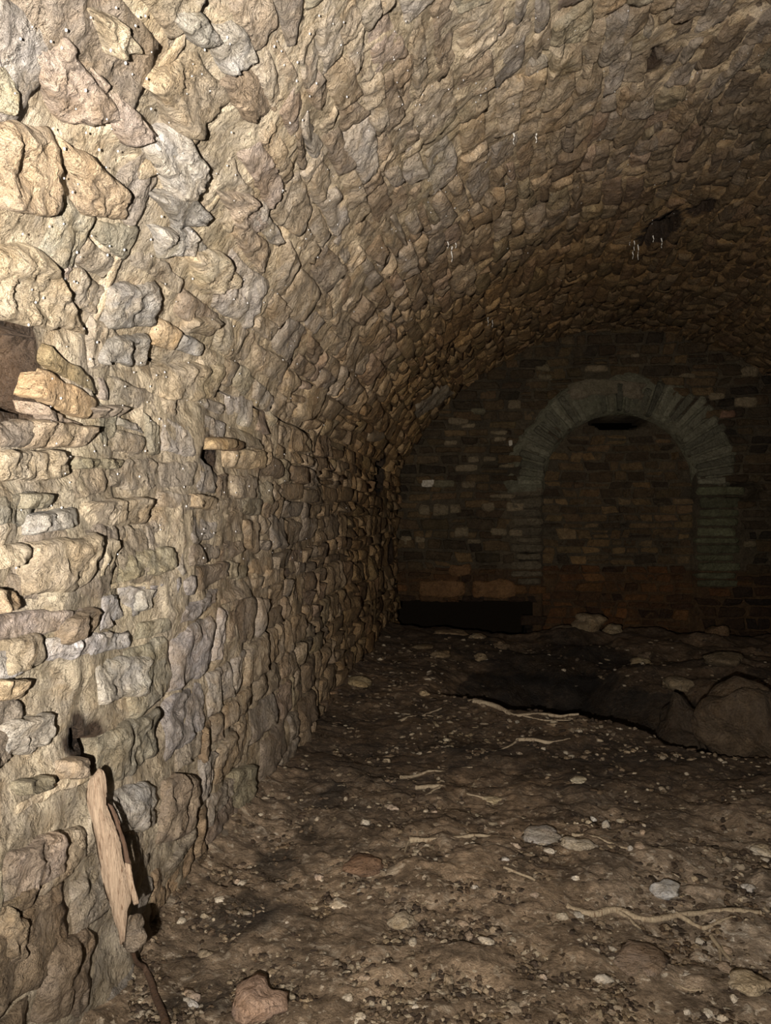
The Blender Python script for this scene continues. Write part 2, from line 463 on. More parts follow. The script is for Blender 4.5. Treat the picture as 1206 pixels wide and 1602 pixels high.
def bq(x0, y0, x1, y1): return [to_back(x0, y1), to_back(x1, y1), to_back(x1, y0), to_back(x0, y0)]
BSP = [(735, 905, 810, 937, 'ochre2'), (653, 908, 728, 936, 'ochre2'), (700, 883, 740, 900, 'ochre2'), (655, 788, 673, 807, 'w'), (675, 787, 702, 808, 'w'),
       (703, 788, 722, 804, 'w'), (790, 785, 822, 800, 'w'), (752, 785, 776, 801, 'w'), (766, 826, 793, 839, 'w'), (794, 826, 818, 839, 'w'),
       (710, 824, 734, 840, 'w'), (648, 839, 667, 850, 'w'), (627, 838, 646, 852, 'w'), (730, 842, 754, 851, 'w'), (764, 772, 808, 781, 'w'),
       (720, 753, 744, 763, 'w'), (659, 751, 682, 762, 'white'), (712, 727, 748, 738, 'w'), (779, 727, 806, 733, 'w'), (731, 714, 750, 724, 'w'),
       (753, 714, 777, 723, 'w'), (693, 689, 717, 697, 'w'), (794, 689, 801, 698, 'white'), (700, 654, 735, 664, 'w'), (720, 663, 744, 672, 'w'),
       (764, 673, 794, 681, 'w'), (772, 683, 794, 691, 'w'), (794, 626, 816, 640, 'w'), (836, 569, 862, 581, 'w'), (914, 572, 952, 584, 'w'),
       (840, 585, 864, 594, 'w'), (1156, 572, 1188, 592, 'w'), (1107, 613, 1136, 626, 'w'), (1148, 622, 1184, 637, 'w'), (985, 553, 1002, 560, 'w'),
       (1062, 585, 1088, 592, 'w'), (1125, 642, 1150, 655, 'pinkd'), (1160, 845, 1182, 855, 'w'), (673, 750, 712, 762, 'g'), (735, 640, 760, 650, 'g')]
BL = {'w': (.175, .14, .088), 'white': (.62, .58, .50), 'ochre2': (.17, .092, .038), 'pinkd': (.20, .12, .08), 'g': (.15, .135, .085)}
bsp = []
for (x0, y0, x1, y1, c) in BSP:
    lb = 'patch of white lime on a wall stone' if c == 'white' else ('large orange brown block at the foot of the wall' if (x0, y0) == (735, 905) else None)
    bsp.append(Stone(np.array(bq(x0, y0, x1, y1)) + rs.normal(0, .006, (4, 2)), np.array(BL[c]) * rnd.uniform(.85, 1.1), .03, True, label=lb, rnd_k=.22, rough=.6))
back = drop_under(back, bsp, .5)
for s in back:
    c = s.q.mean(0)
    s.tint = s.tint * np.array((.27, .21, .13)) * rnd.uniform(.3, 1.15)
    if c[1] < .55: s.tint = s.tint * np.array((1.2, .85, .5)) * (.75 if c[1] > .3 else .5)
    if c[0] > 2.6: s.tint = s.tint * .6  # right end darkened to paint in the light falling off
    s.rough = .7
back += bsp

# doorway: arch ring of limed voussoirs, jambs and rubble infill
ring = []
NV = 33
for i in range(NV):
    a0 = math.pi * i / NV; a1 = math.pi * (i + 1) / NV
    am = (a0 + a1) / 2
    g = .012
    ri = RI + rnd.uniform(-.02, .02); ro = RO + rnd.uniform(-.05, .05)
    if am < 1.25: ro += .14 * math.sin(am * 2.2)       # the ring spreads on its right haunch
    def pt(r, a): return (AX - 0 + r * math.cos(a), AZ + r * math.sin(a) * 1.0)
    q = [pt(ri, a1 - g), pt(ri, a0 + g), pt(ro, a0 + g * .6), pt(ro, a1 - g * .6)]
    gr = rnd.uniform(.7, 1.15)
    ring.append(Stone(q, np.array((.165, .16, .115)) * gr * rnd.uniform(.6, 1.1), rnd.uniform(.02, .05), True, name='voussoir', rnd_k=.12, rough=.7))
z = AZ
while z > JB - .05:
    h = rnd.uniform(.07, .13)
    for sgn in (-1, 1):
        a, b = RI + rnd.uniform(-.02, .03), RO + rnd.uniform(-.06, .06) + (.12 if sgn > 0 else 0)
        q = [(AX + sgn * a, z - h), (AX + sgn * b, z - h), (AX + sgn * b, z - .012), (AX + sgn * a, z - .012)]
        if sgn < 0: q = [q[1], q[0], q[3], q[2]]
        gr = rnd.uniform(.6, 1.0)
        ring.append(Stone(q, np.array((.115, .12, .07)) * gr if sgn > 0 else np.array((.12, .10, .066)) * gr, rnd.uniform(.008, .035), True, name='jamb_stone', rnd_k=.15, rough=.7))
    z -= h
def keep_inf(q):
    c = q.mean(0); dx, dz = c[0] - AX, c[1] - AZ
    if abs(dx) > RI - .02: return False
    if dz > 0 and math.hypot(dx, dz) > RI - .05: return False
    if abs(c[0] - CR[0]) < .30 and abs(c[1] - CR[1]) < .085: return False
    return True
CR = to_back(968, 660)
infill = lay(AX - RI, AX + RI, -.35, AZ + RI, (.065, .12), (.11, .30), warp_back, gap=.009, jit=.014, keep=keep_inf, split=.15)
for s in infill:
    c = s.q.mean(0)
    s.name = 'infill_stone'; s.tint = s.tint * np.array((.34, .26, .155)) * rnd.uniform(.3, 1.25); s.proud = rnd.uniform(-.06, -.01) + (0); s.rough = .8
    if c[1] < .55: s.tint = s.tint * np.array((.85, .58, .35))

# ------------------------------------------------------------------ building stones in batches
def ring_axis(n):
    inner = np.linspace(-.80, .80, max(n - 4, 1)) if n > 5 else np.linspace(-.6, .6, n - 4 if n > 4 else 1)
    return np.concatenate([[-1, -.94], inner, [.94, 1]])
def common(U, V):
    """relief that runs across stones and mortar alike: hacked faces, lime crust"""
    return .009 * ridge(U * 11, V * 9, .7, 3, 201) + .009 * fbm(U * 4.5, V * 4.5, 5.7, 3, 202)
def build_stones(stones, surf, base=0.0):
    """returns for each stone (verts, faces)"""
    groups = {}
    for s in stones:
        P = surf(s.q[:, 0], s.q[:, 1], np.zeros(4)); X, Y, f = project(P)
        w = math.hypot(X[1] - X[0], Y[1] - Y[0]); h = math.hypot(X[3] - X[0], Y[3] - Y[0])
        ar = .5 * abs(sum(X[i] * Y[(i + 1) % 4] - X[(i + 1) % 4] * Y[i] for i in range(4)))
        vis = (X.max() > -20 and X.min() < 1226 and Y.max() > -20 and Y.min() < 1622 and f.min() > .3)
        s.area = ar if vis else 0.0
        px = max(w, h) if vis else 0
        L = 0 if px < 14 else 1 if px < 32 else 2 if px < 70 else 3 if px < 130 else 4
        groups.setdefault(L, []).append(s)
    res = {}
    for L, ss in groups.items():
        m, n = [(6, 5), (9, 7), (14, 11), (24, 17), (40, 28)][L]
        sa, ta = ring_axis(m), ring_axis(n)
        Sg, Tg = np.meshgrid(sa, ta, indexing='ij')
        Q = np.array([s.q for s in ss])                              # N,4,2
        kk = np.array([s.round for s in ss])[:, None, None]
        s_ = Sg[None] * np.sqrt(1 - kk * Tg[None] ** 2 * 1.0); t_ = Tg[None] * np.sqrt(1 - kk * Sg[None] ** 2 * 1.0)
        a = (s_ + 1) / 2; b = (t_ + 1) / 2
        UV = ((1 - a) * (1 - b))[..., None] * Q[:, None, None, 0] + (a * (1 - b))[..., None] * Q[:, None, None, 1] + (a * b)[..., None] * Q[:, None, None, 2] + ((1 - a) * b)[..., None] * Q[:, None, None, 3]
        su = np.linalg.norm(Q[:, 1] - Q[:, 0], axis=1); sv = np.linalg.norm(Q[:, 3] - Q[:, 0], axis=1)
        size = np.minimum(su, sv)[:, None, None]
        seed = np.array([s.seed for s in ss])[:, None, None]
        U, V = UV[..., 0], UV[..., 1]
        e = np.maximum(np.abs(Sg), np.abs(Tg))[None] ** 2
        U = U + e * size * .10 * fbm(U / size * 1.5, V / size * 1.5, seed, 3, 51)
        V = V + e * size * .10 * fbm(U / size * 1.5, V / size * 1.5, seed + 9, 3, 52)
        rg = np.array([s.rough for s in ss])[:, None, None]
        proud = np.array([s.proud for s in ss])[:, None, None]
        tl = np.array([s.tilt for s in ss])
        prof = (1 - np.abs(Sg) ** 12)[None] * (1 - np.abs(Tg) ** 12)[None]
        prof = np.clip(prof, 0, 1) ** .7
        n1 = ridge(U * 9 + V * 4, V * 9 - U * 3, seed, 3, 61) * .010
        st = fbm(U * 14, V * 14, seed, 3, 62)
        n2 = np.round(st * 2.2) / 2.2 * .010
        n3 = fbm(U * 45, V * 45, seed, 2, 63) * .005
        hh = prof * (proud + tl[:, 0, None, None] * Sg[None] + tl[:, 1, None, None] * Tg[None] + rg * (n1 + n2 + n3) + .012) - .012
        hh = np.where(np.maximum(np.abs(Sg), np.abs(Tg))[None] > .999, -.05 + np.minimum(proud, 0), hh) + base
        hh = hh + np.where(np.maximum(np.abs(Sg), np.abs(Tg))[None] > .999, 0, 1) * common(U, V)
        P = surf(U, V, hh)
        fc = grid_faces(m, n)
        for i, s in enumerate(ss): res[id(s)] = (P[i].reshape(-1, 3), fc)
    return res

def emit(stones, surf, parent, mat, base=0.0, limit=300, stuff_name='small_stone', flip=False, floor_cut=-.35):
    geo = build_stones(stones, surf, base)
    order = sorted(stones, key=lambda s: -s.area)
    named = {}
    for s in order: named.setdefault(s.name, []).append(s)
    rest = []
    for nm, ls in named.items():
        for i, s in enumerate(ls):
            v, f = geo[id(s)]
            if flip: f = f[:, ::-1]
            if i < limit and s.area > 12:
                o = add(nm, make_mesh(nm, v, f, mat, s.tint), parent)
                if s.label: o['label'] = s.label
            else: rest.append((v, f, s.tint))
    if rest:
        off = 0; V = []; F = []; T = []
        for v, f, t in rest:
            V.append(v); F.append(f + off); T.append(np.repeat(np.asarray(t)[None], len(v), 0)); off += len(v)
        add(stuff_name, make_mesh(stuff_name, np.vstack(V), np.vstack(F), mat, np.vstack(T)), parent, kind='stuff')

# ------------------------------------------------------------------ mortar beds (the setting's own meshes)
def side_sheet(name, v0, v1, dv):
    us = np.concatenate([np.arange(-1.2, .6, .06), np.arange(.6, 3.2, .02), np.arange(3.2, 5.6, .03), np.arange(5.6, YB + .05, .045)])
    vs = np.arange(v0, v1 + dv * .5, dv)
    U, V = np.meshgrid(us, vs, indexing='ij')
    h = -.009 + .012 * fbm(U * 7, V * 7, 1.5, 4, 71) + .009 * ridge(U * 12, V * 12, 2.5, 2, 72) * .6
    near_ = np.clip((5.0 - U) / 2.4, 0, 1)
    h = h + .012 * np.clip(fbm(U * 2.2, V * 2.2, 6.5, 3, 73), -.8, 1) + common(U, V) + .002 + near_ * .0055 * np.clip(.6 + fbm(U * 3.5, V * 3.5, 8.5, 3, 75), 0, 1.5)
    hd = hole_depth(U, V)
    h = h - hd
    P = S_side(U, V, h)
    t = np.array((.40, .335, .235))[None, None] * (1 + .25 * fbm(U * 3, V * 3, 4.5, 3, 74))[..., None]
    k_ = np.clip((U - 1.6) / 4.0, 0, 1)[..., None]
    t = t * ((1 - k_) * np.array((1.0, 1.04, 1.13)) + k_ * np.array((.52, .39, .245)))  # mortar browner far off, with light falloff painted in
    sm = np.clip((U - 1.2) / 1.3, 0, 1); t = t * ((.80 + .42 * sm) * (1 - .30 * np.clip(-V / .3, 0, 1) * (.35 + .65 * sm)))[..., None]  # near and lower mortar dimmed, painted brightness like the stones
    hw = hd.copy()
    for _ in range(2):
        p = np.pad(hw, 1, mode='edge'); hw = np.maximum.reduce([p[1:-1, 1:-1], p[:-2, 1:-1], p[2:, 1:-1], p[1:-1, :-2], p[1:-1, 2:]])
    hm = np.clip(hw / .03, 0, 1)[..., None]; t = t * (1 - hm) + np.array((.040, .026, .016)) * hm      # dark brown painted as shade inside the holes
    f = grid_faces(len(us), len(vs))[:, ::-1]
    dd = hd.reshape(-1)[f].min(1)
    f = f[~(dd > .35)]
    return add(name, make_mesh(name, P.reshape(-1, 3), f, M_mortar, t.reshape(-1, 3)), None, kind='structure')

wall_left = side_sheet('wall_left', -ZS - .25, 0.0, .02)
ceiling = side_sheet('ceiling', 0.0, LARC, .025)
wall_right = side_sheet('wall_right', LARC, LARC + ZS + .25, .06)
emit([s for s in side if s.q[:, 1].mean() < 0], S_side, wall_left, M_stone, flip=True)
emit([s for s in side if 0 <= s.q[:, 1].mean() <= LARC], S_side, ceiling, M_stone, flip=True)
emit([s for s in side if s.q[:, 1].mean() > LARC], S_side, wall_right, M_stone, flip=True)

# dressed block inside the socket
sq = [to_side(44, 622), to_side(128, 660), to_side(144, 628), to_side(58, 572)]
blk = Stone(np.array(sq), (.37, .275, .175), .0, True, name='stone', label='smooth buff dressed block inside the square socket', rnd_k=.03, rough=.12)
blk.tilt = (0, 0)
sq2 = [to_side(60, 568), to_side(148, 622), to_side(138, 594), to_side(72, 538)]
blk2 = Stone(np.array(sq2), (.25, .205, .125), .0, True, name='stone', label='brown slab lining the top of the square socket', rnd_k=.06, rough=.3)
blk3 = Stone(np.array([to_side(62, 662), to_side(130, 680), to_side(124, 664), to_side(44, 628)]), (.26, .21, .165), .0, True, name='stone', label='grey brown slab on the bottom of the square socket', rnd_k=.06, rough=.3)
emit([blk], S_side, wall_left, M_stone, base=.026, flip=True)
emit([blk2], S_side, ceiling, M_stone, base=.020, flip=True)
emit([blk3], S_side, wall_left, M_stone, base=.022, flip=True)

# back wall bed
us = np.arange(XL - .1, XC + HALF + .12, .03); vs = np.arange(-.5, 3.3, .03)
U, V = np.meshgrid(us, vs, indexing='ij')
h = -.006 + .008 * fbm(U * 7, V * 7, 1.5, 3, 81) + common(U, V)
hd = np.zeros(U.shape)
for (a, b, w, hh_) in BH:
    r = np.maximum(np.abs(U - a) / w, np.abs(V - b) / hh_) + .3 * vnoise(U * 18, V * 18, 3.3, 82)
    hd = np.maximum(hd, .35 * np.clip((1.1 - r) / .3, 0, 1))
dx, dz = U - AX, V - AZ
inside = np.where(dz > 0, np.hypot(dx, dz) < RI, np.abs(dx) < RI)
hd = np.maximum(hd, np.where(inside, .10, 0))
r = np.sqrt(((U - CR[0]) / .30) ** 2 + ((V - CR[1]) / .07) ** 2)
hd = np.maximum(hd, np.where(r < 1, .5, 0))
P = S_back(U, V, h - hd)
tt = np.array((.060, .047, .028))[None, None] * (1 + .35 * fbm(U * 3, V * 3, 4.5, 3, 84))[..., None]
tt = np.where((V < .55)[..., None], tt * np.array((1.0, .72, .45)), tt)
f = grid_faces(len(us), len(vs))
cu, cv = U.reshape(-1)[f].mean(1), V.reshape(-1)[f].mean(1)
keep = np.array([arch_in_vault(a, b, .12) for a, b in zip(cu, cv)]) & ~((cv < SLOT[3]) & (cu < SLOT[1])) & (hd.reshape(-1)[f].min(1) < .45)
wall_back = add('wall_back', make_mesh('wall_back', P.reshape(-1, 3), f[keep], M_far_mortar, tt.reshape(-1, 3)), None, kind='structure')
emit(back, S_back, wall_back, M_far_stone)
# the blocked doorway's own bed: a limed band under the ring
av = np.linspace(-.02, 1.02, 60) * math.pi; rv = np.linspace(RI - .03, RO + .10, 10)
A, RR = np.meshgrid(av, rv, indexing='ij')
edge = .06 * fbm(A * 4, RR * 0, 1.1, 3, 90) + .10 * np.clip(np.sin(A * 2.2), 0, 1) * (A < 1.3)
RR2 = np.where(RR > RO, RR + edge, RR)
U2, V2 = AX + RR2 * np.cos(A), AZ + RR2 * np.sin(A)
P = S_back(U2, V2, .016 + .026 * fbm(U2 * 5, V2 * 5, 2.1, 4, 91))
P[:, -1, 1] += .06; P[:, 0, 1] += .10
door_1 = add('door_1', make_mesh('door_1', P.reshape(-1, 3), grid_faces(60, 10)[:, ::-1], M_far_mortar, np.array((.125, .122, .085))), None, kind='structure')
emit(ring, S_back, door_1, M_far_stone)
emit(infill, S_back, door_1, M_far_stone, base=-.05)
# limed plaster patch over the crown
us = np.linspace(-1, 1, 26); vs = np.linspace(-1, 1, 12)
A, B = np.meshgrid(us, vs, indexing='ij')
cx, cz = to_back(945, 606)
U2 = cx + .42 * A * (1 + .1 * fbm(A * 2, B * 2, 1, 2, 92)) ; V2 = cz + .10 * B * (1 + .35 * fbm(A * 3, B * 2, 5, 2, 93)) - .06 * A ** 2
hh_ = np.where(np.maximum(abs(A), abs(B)) > .99, -.03, .055 + .01 * fbm(U2 * 9, V2 * 9, 2, 3, 94))
add('plaster_patch', make_mesh('plaster_patch', S_back(U2, V2, hh_).reshape(-1, 3), grid_faces(26, 12), M_far_mortar, np.array((.155, .13, .092))), wall_back)

# black undercut behind the foot of the back wall
def box_mesh(name, x0, x1, y0, y1, z0, z1, mat, skip=()):
    v = [(x, y, z) for x in (x0, x1) for y in (y0, y1) for z in (z0, z1)]
    f = {'x0': (0, 1, 3, 2), 'x1': (4, 6, 7, 5), 'y0': (0, 4, 5, 1), 'y1': (2, 3, 7, 6), 'z0': (0, 2, 6, 4), 'z1': (1, 5, 7, 3)}
    return make_mesh(name, v, [f[i] for i in f if i not in skip], mat, np.array((.05, .04, .03)), False)
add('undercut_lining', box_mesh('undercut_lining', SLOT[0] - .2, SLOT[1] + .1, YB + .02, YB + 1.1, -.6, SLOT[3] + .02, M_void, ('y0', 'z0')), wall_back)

# ------------------------------------------------------------------ floor
LIP = [to_floor(690, 1085), to_floor(760, 1100), to_floor(900, 1128), to_floor(1000, 1150), to_floor(1130, 1176), to_floor(1206, 1186), to_floor(1500, 1260)]
lx = np.array([p[0] for p in LIP]); ly = np.array([p[1] for p in LIP])
def floor_z(x, y):
    x = np.asarray(x, float); y = np.asarray(y, float)
    z = .028 * fbm(x * 1.6, y * 1.6, .5, 3, 101) + .012 * fbm(x * 7, y * 7, 1.5, 3, 102)
    lipy = np.interp(x, lx, ly) + .10 * vnoise(x * 5, 3.1, .2, 103)
    pit = np.clip((y - lipy) / .10, 0, 1) * np.clip((x - lx[0] + .1) / .9, 0, 1)
    out = np.clip((y - lipy - .75) / 1.3, 0, 1); out = out * out * (3 - 2 * out)
    z = z - pit * (1 - out) * .62
    z = z + pit * out * (-.02 + .10 * fbm(x * 2.3, y * 2.3, 3.5, 3, 104))
    # trench along the foot of the back wall
    tr = np.clip((y - 7.75 - .08 * vnoise(x * 3, 1.1, 5, 105)) / .18, 0, 1)
    z = z - tr * np.where(x < .55, .35, .14)
    # earth banked against the left wall
    z = z + .05 * np.exp(-np.clip(x - XL, 0, 9) / .10)
    # heap at the right
    hx, hy = HEAP
    z = z + .42 * np.exp(-(((x - hx) / .42) ** 2 + ((y - hy) / .35) ** 2) ** 1.5)
    return z
HEAP = (to_floor(1215, 1165)[0] + .22, to_floor(1215, 1165)[1] + .35)
xs = np.concatenate([np.arange(XL - .12, 1.6, .014), np.arange(1.6, XC + HALF + .2, .03)])
ys = np.concatenate([np.arange(-1.2, 1.2, .08), np.arange(1.2, 3.6, .012), np.arange(3.6, 6.0, .022), np.arange(6.0, YB + 1.2, .04)])
X, Y = np.meshgrid(xs, ys, indexing='ij')
Z = floor_z(X, Y)
cl = ridge(X * 14, Y * 14, 1.1, 3, 111)
near = np.clip(1.6 - Y / 5, .3, 1)
Zd = Z + near * (.006 * cl + .006 * fbm(X * 34, Y * 34, 2.2, 2, 112))
cells = np.round(fbm(X * 9, Y * 9, 4.2, 3, 113) * 3) / 3 * .012
Zd = Zd + cells
tone = fbm(X * 2.1, Y * 2.1, 7.1, 4, 114)
T = np.array((.24, .185, .13))[None, None] * (1 + .5 * tone)[..., None]
grey = np.clip(fbm(X * 1.1, Y * 1.1, 9.1, 3, 115) * 1.5 + .2 + .35 * X, 0, 1)[..., None] * np.clip((3.4 - Y) / 2, 0, 1)[..., None]  # grey patches, weighted near and right to paint in extra light
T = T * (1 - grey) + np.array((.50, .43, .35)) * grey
dark_spot = np.zeros(X.shape)
for (px, py, rx, ry) in ((430, 1355, .06, .10), (385, 1440, .10, .09), (520, 1250, .07, .12), (480, 1300, .05, .08), (870, 1020, .6, .7), (300, 1580, .10, .05)):
    a, b = to_floor(px, py); r = np.hypot((X - a) / rx, (Y - b) / ry) + .4 * fbm(X * 9, Y * 9, 6, 3, 116)
    dark_spot = np.maximum(dark_spot, np.clip((1.3 - r) / .4, 0, 1))
T = T * (1 - .65 * dark_spot[..., None])  # soil darkened in ragged spots
far = np.clip((Y - 1.6) / 2.0, 0, 1)[..., None]; T = T * (1 - far * np.array((.64, .68, .72)))  # torch falloff with distance painted into the soil colour
T = T * np.where(Z < -.12, .30, 1.0)[..., None]  # shade of the hollow and trench painted into the soil
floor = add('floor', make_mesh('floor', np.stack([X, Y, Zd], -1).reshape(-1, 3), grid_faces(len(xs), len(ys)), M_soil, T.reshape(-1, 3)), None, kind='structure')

# ------------------------------------------------------------------ loose pieces
def lump_batch(C, Rr, sq, seeds, m=7, n=8, rough=.35, ang=None):
    """N rough lumps: centre, radius, squash per axis -> verts (N, m*n, 3), faces"""
    th = np.linspace(0, math.pi, m); ph = np.arange(n) / n * 2 * math.pi
    T_, Pp = np.meshgrid(th, ph, indexing='ij')
    D = np.stack([np.sin(T_) * np.cos(Pp), np.sin(T_) * np.sin(Pp), np.cos(T_)], -1)[None]
    sd = np.asarray(seeds)[:, None, None]
    r = 1 + rough * fbm(D[..., 0] * 1.3 + sd, D[..., 1] * 1.3, D[..., 2] * 1.3 + sd * .37, 2, 121)
    r[:, 0] = r[:, :1].mean(axis=2) if False else r[:, 0, :1]; r[:, -1] = r[:, -1, :1]
    V_ = D * r[..., None] * np.asarray(Rr)[:, None, None, None] * np.asarray(sq)[:, None, None, :]
    a = (np.asarray(ang) if ang is not None else rs.uniform(0, 6.3, len(C)))[:, None, None]
    x = V_[..., 0] * np.cos(a) - V_[..., 1] * np.sin(a); y = V_[..., 0] * np.sin(a) + V_[..., 1] * np.cos(a)
    V_ = np.stack([x, y, V_[..., 2]], -1) + np.asarray(C)[:, None, None, :]
    F = []
    for i in range(m - 1):
        for j in range(n): F.append((i * n + j, (i + 1) * n + j, (i + 1) * n + (j + 1) % n, i * n + (j + 1) % n))
    return V_.reshape(len(C), -1, 3), np.array(F)

def tag(o, label, cat, group=None):
    o['label'] = label; o['category'] = cat
    if group: o['group'] = group
    return o

def rock(px, py, w, h, tint, label, cat='stone', lift=.35, name='loose_stone', depth=1.0, z=None, rot=None, det=(14, 18), rough=.42, mat=None):
    """a rough stone w x h metres (width across, height) lying on the floor where the pixel points"""
    x, y = to_floor(px, py)
    for _ in range(6):
        zz = float(floor_z(x, min(y, 7.5))); x, y = to_floor(px, py, zz + h * .3)
    y = min(y, 7.75); zz = float(floor_z(x, y))
    V_, F = lump_batch([(0, 0, 0)], [1.0], [(w / 2, w / 2 * depth, h / 2)], [rnd.random() * 50], det[0], det[1], rough, [0.0])
    V_ = V_[0]
    n_ = np.round(fbm(V_[:, 0] * 30, V_[:, 1] * 30, V_[:, 2] * 30, 3, 131) * 2) / 2 * .05 * min(w, h)
    V_ = V_ * (1 + n_[:, None] / max(w, h) * 3)
    o = add(name, make_mesh(name, V_, F, mat or M_stone, np.array(tint)))
    o.location = (x, y, zz + h * lift)
    o.rotation_euler = (0, 0, rnd.uniform(-.5, .5) if rot is None else rot)
    return tag(o, label, cat)

RK = [(402, 1566, .12, .06, (.42, .30, .23), 'pinkish buff rounded stone on the floor at the bottom left of the view'),
      (1042, 1392, .085, .035, (.55, .56, .57), 'bluish white flat lump lying on the floor toward the right'),
      (572, 1352, .13, .035, (.22, .14, .09), 'reddish brown flat stone with a pale rim in mid floor'),
      (1192, 1332, .08, .03, (.60, .54, .43), 'bright cream stone chip at the right edge of the floor'),
      (562, 1068, .19, .06, (.34, .27, .16), 'flat pale slab lying against the foot of the left wall'),
      (664, 1086, .06, .04, (.48, .38, .24), 'small round pale stone just beyond the flat slab by the wall'),
      (838, 1088, .14, .12, (.26, .21, .15), 'upright pale brown stone standing where the floor drops away'),
      (913, 1182, .10, .04, (.0, .0, .0), None),
      (937, 1084, .075, .07, (.40, .33, .21), 'pale stone on the brown mound left of the dark hollow'),
      (915, 1110, .05, .045, (.55, .46, .33), 'small bright stone at the near lip of the dark hollow'),
      (1105, 1168, .09, .045, (.50, .42, .30), 'bright jagged stone at the right end of the hollow lip'),
      (1062, 1050, .22, .10, (.25, .20, .13), 'oblong pale stone in the row above the dark hollow'),
      (1003, 1050, .15, .08, (.24, .19, .12), 'smaller pale stone left in the row above the dark hollow'),
      (1130, 1046, .30, .10, (.16, .125, .08), 'long dull brown stone right in the row above the dark hollow'),
      (922, 976, .30, .16, (.26, .20, .125), 'largest squarish stone of the heap below the blocked doorway'),
      (958, 980, .16, .13, (.24, .19, .12), 'rounded stone right beside the squarish stone below the doorway'),
      (885, 978, .26, .09, (.17, .13, .085), 'low brown stone left beside the squarish stone below the doorway'),
      (1070, 956, .22, .15, (.17, .11, .06), 'lone brown stone in the dark at the foot of the right jamb'),
      (705, 990, .30, .06, (.24, .17, .10), 'long flat stone on the edge of the black trench'),
      (745, 997, .16, .06, (.25, .19, .12), 'small flat stone right of the long one by the trench'),
      (690, 1025, .16, .05, (.26, .19, .11), 'flat tan stone on the far floor before the trench'),
      (660, 1012, .20, .04, (.19, .14, .08), 'thin brown slab on the far floor near the left wall'),
      (752, 1022, .10, .06, (.20, .15, .09), 'knobbly stone among the flat ones on the far floor'),
      (1050, 1098, .05, .04, (.45, .37, .26), 'pale pebble deep in the dark hollow'),
      (1012, 1100, .05, .045, (.45, .38, .27), 'pale pebble on the left slope of the dark hollow'),
      
      (845, 1305, .12, .04, (.42, .39, .35), 'greyish white flat lump in the middle of the floor'),
      (905, 1322, .10, .03, (.50, .44, .35), 'long pale chip right of the greyish flat lump'),
      (545, 1565, .030, .022, (.62, .55, .44), 'small round cream pebble near the bottom of the view'),
      (530, 1415, .05, .02, (.58, .50, .39), 'cream flake on the left part of the floor'),
      (630, 1440, .07, .025, (.40, .34, .25), 'tan flat chip below the middle of the floor'),
      (770, 1252, .08, .02, (.50, .42, .28), 'three cornered cream chip beside a pale root'),
      (905, 1220, .07, .02, (.50, .45, .33), 'pale angular chip on the far part of the near floor'),
      (1000, 1500, .13, .03, (.26, .20, .15), 'broad flat grey brown stone in the right foreground'),
      (1170, 1540, .09, .03, (.52, .44, .32), 'cream broken slab corner at the right foreground edge'),
      (868, 1092, .20, .07, (.13, .095, .06), 'dark brown angular block behind the hollow lip'),
      (785, 905 + 100, .14, .07, (.15, .11, .07), 'dull stone on the dark far floor'),
      (1010, 1015, .12, .07, (.16, .12, .08), 'dim stone between the doorway heap and the stone row')]
for r in RK:
    if r[5]: rock(*r)
# the great lump right of the hollow
def boulder(px, py, dy, z, dims, tint, label):
    x, y = to_floor(px, py); V_, F = lump_batch([(0, 0, 0)], [1.0], [dims], [rnd.random() * 50], 26, 34, .42, [0.0]); V_ = V_[0]
    n_ = np.round(fbm(V_[:, 0] * 9, V_[:, 1] * 9, V_[:, 2] * 9, 3, 171) * 2) / 2 * .09; V_ = V_ * (1 + n_[:, None])
    o = add('boulder', make_mesh('boulder', V_, F, M_stone, np.array(tint))); o.location = (x, y + dy, z); tag(o, label, 'boulder')
boulder(1212, 1180, .22, .06, (.24, .20, .25), (.075, .053, .032), 'large earthy boulder at the right edge beyond the hollow')
boulder(1095, 1150, .45, -.16, (.14, .16, .22), (.045, .032, .02), 'dark boulder left of the large one beside the hollow')

# pale lime lumps one could pick up
C_, R_, Q_, S_, TT = [], [], [], [], []
cols = [(.66, .60, .50), (.52, .42, .33), (.36, .30, .22), (.60, .57, .52), (.22, .16, .11)]
cnt = 0
while cnt < 60:
    px, py = rnd.uniform(260, 1206), 1215 + 390 * rnd.random() ** .8
    x, y = to_floor(px, py)
    if x < XL + .05: continue
    if px < 330 and py < 1450: continue
    r = rnd.uniform(.010, .019)
    C_.append((x, y, float(floor_z(x, y)) + r * .25)); R_.append(r); Q_.append((rnd.uniform(.8, 1.7), rnd.uniform(.7, 1.2), rnd.uniform(.4, .8))); S_.append(rnd.random() * 90)
    TT.append(cols[rnd.choice((0, 0, 1, 1, 3, 2))]); cnt += 1
V_, F = lump_batch([(0, 0, 0)] * cnt, R_, Q_, S_, 7, 9, .45)
for i in range(cnt):
    o = add('lime_lump', make_mesh('lime_lump', V_[i], F, M_stone, np.array(TT[i])))
    o.location = C_[i]
    tag(o, 'small pale lime lump among the crumbs on the dark earth floor', 'lump', 'small pale lime lumps scattered on the floor')
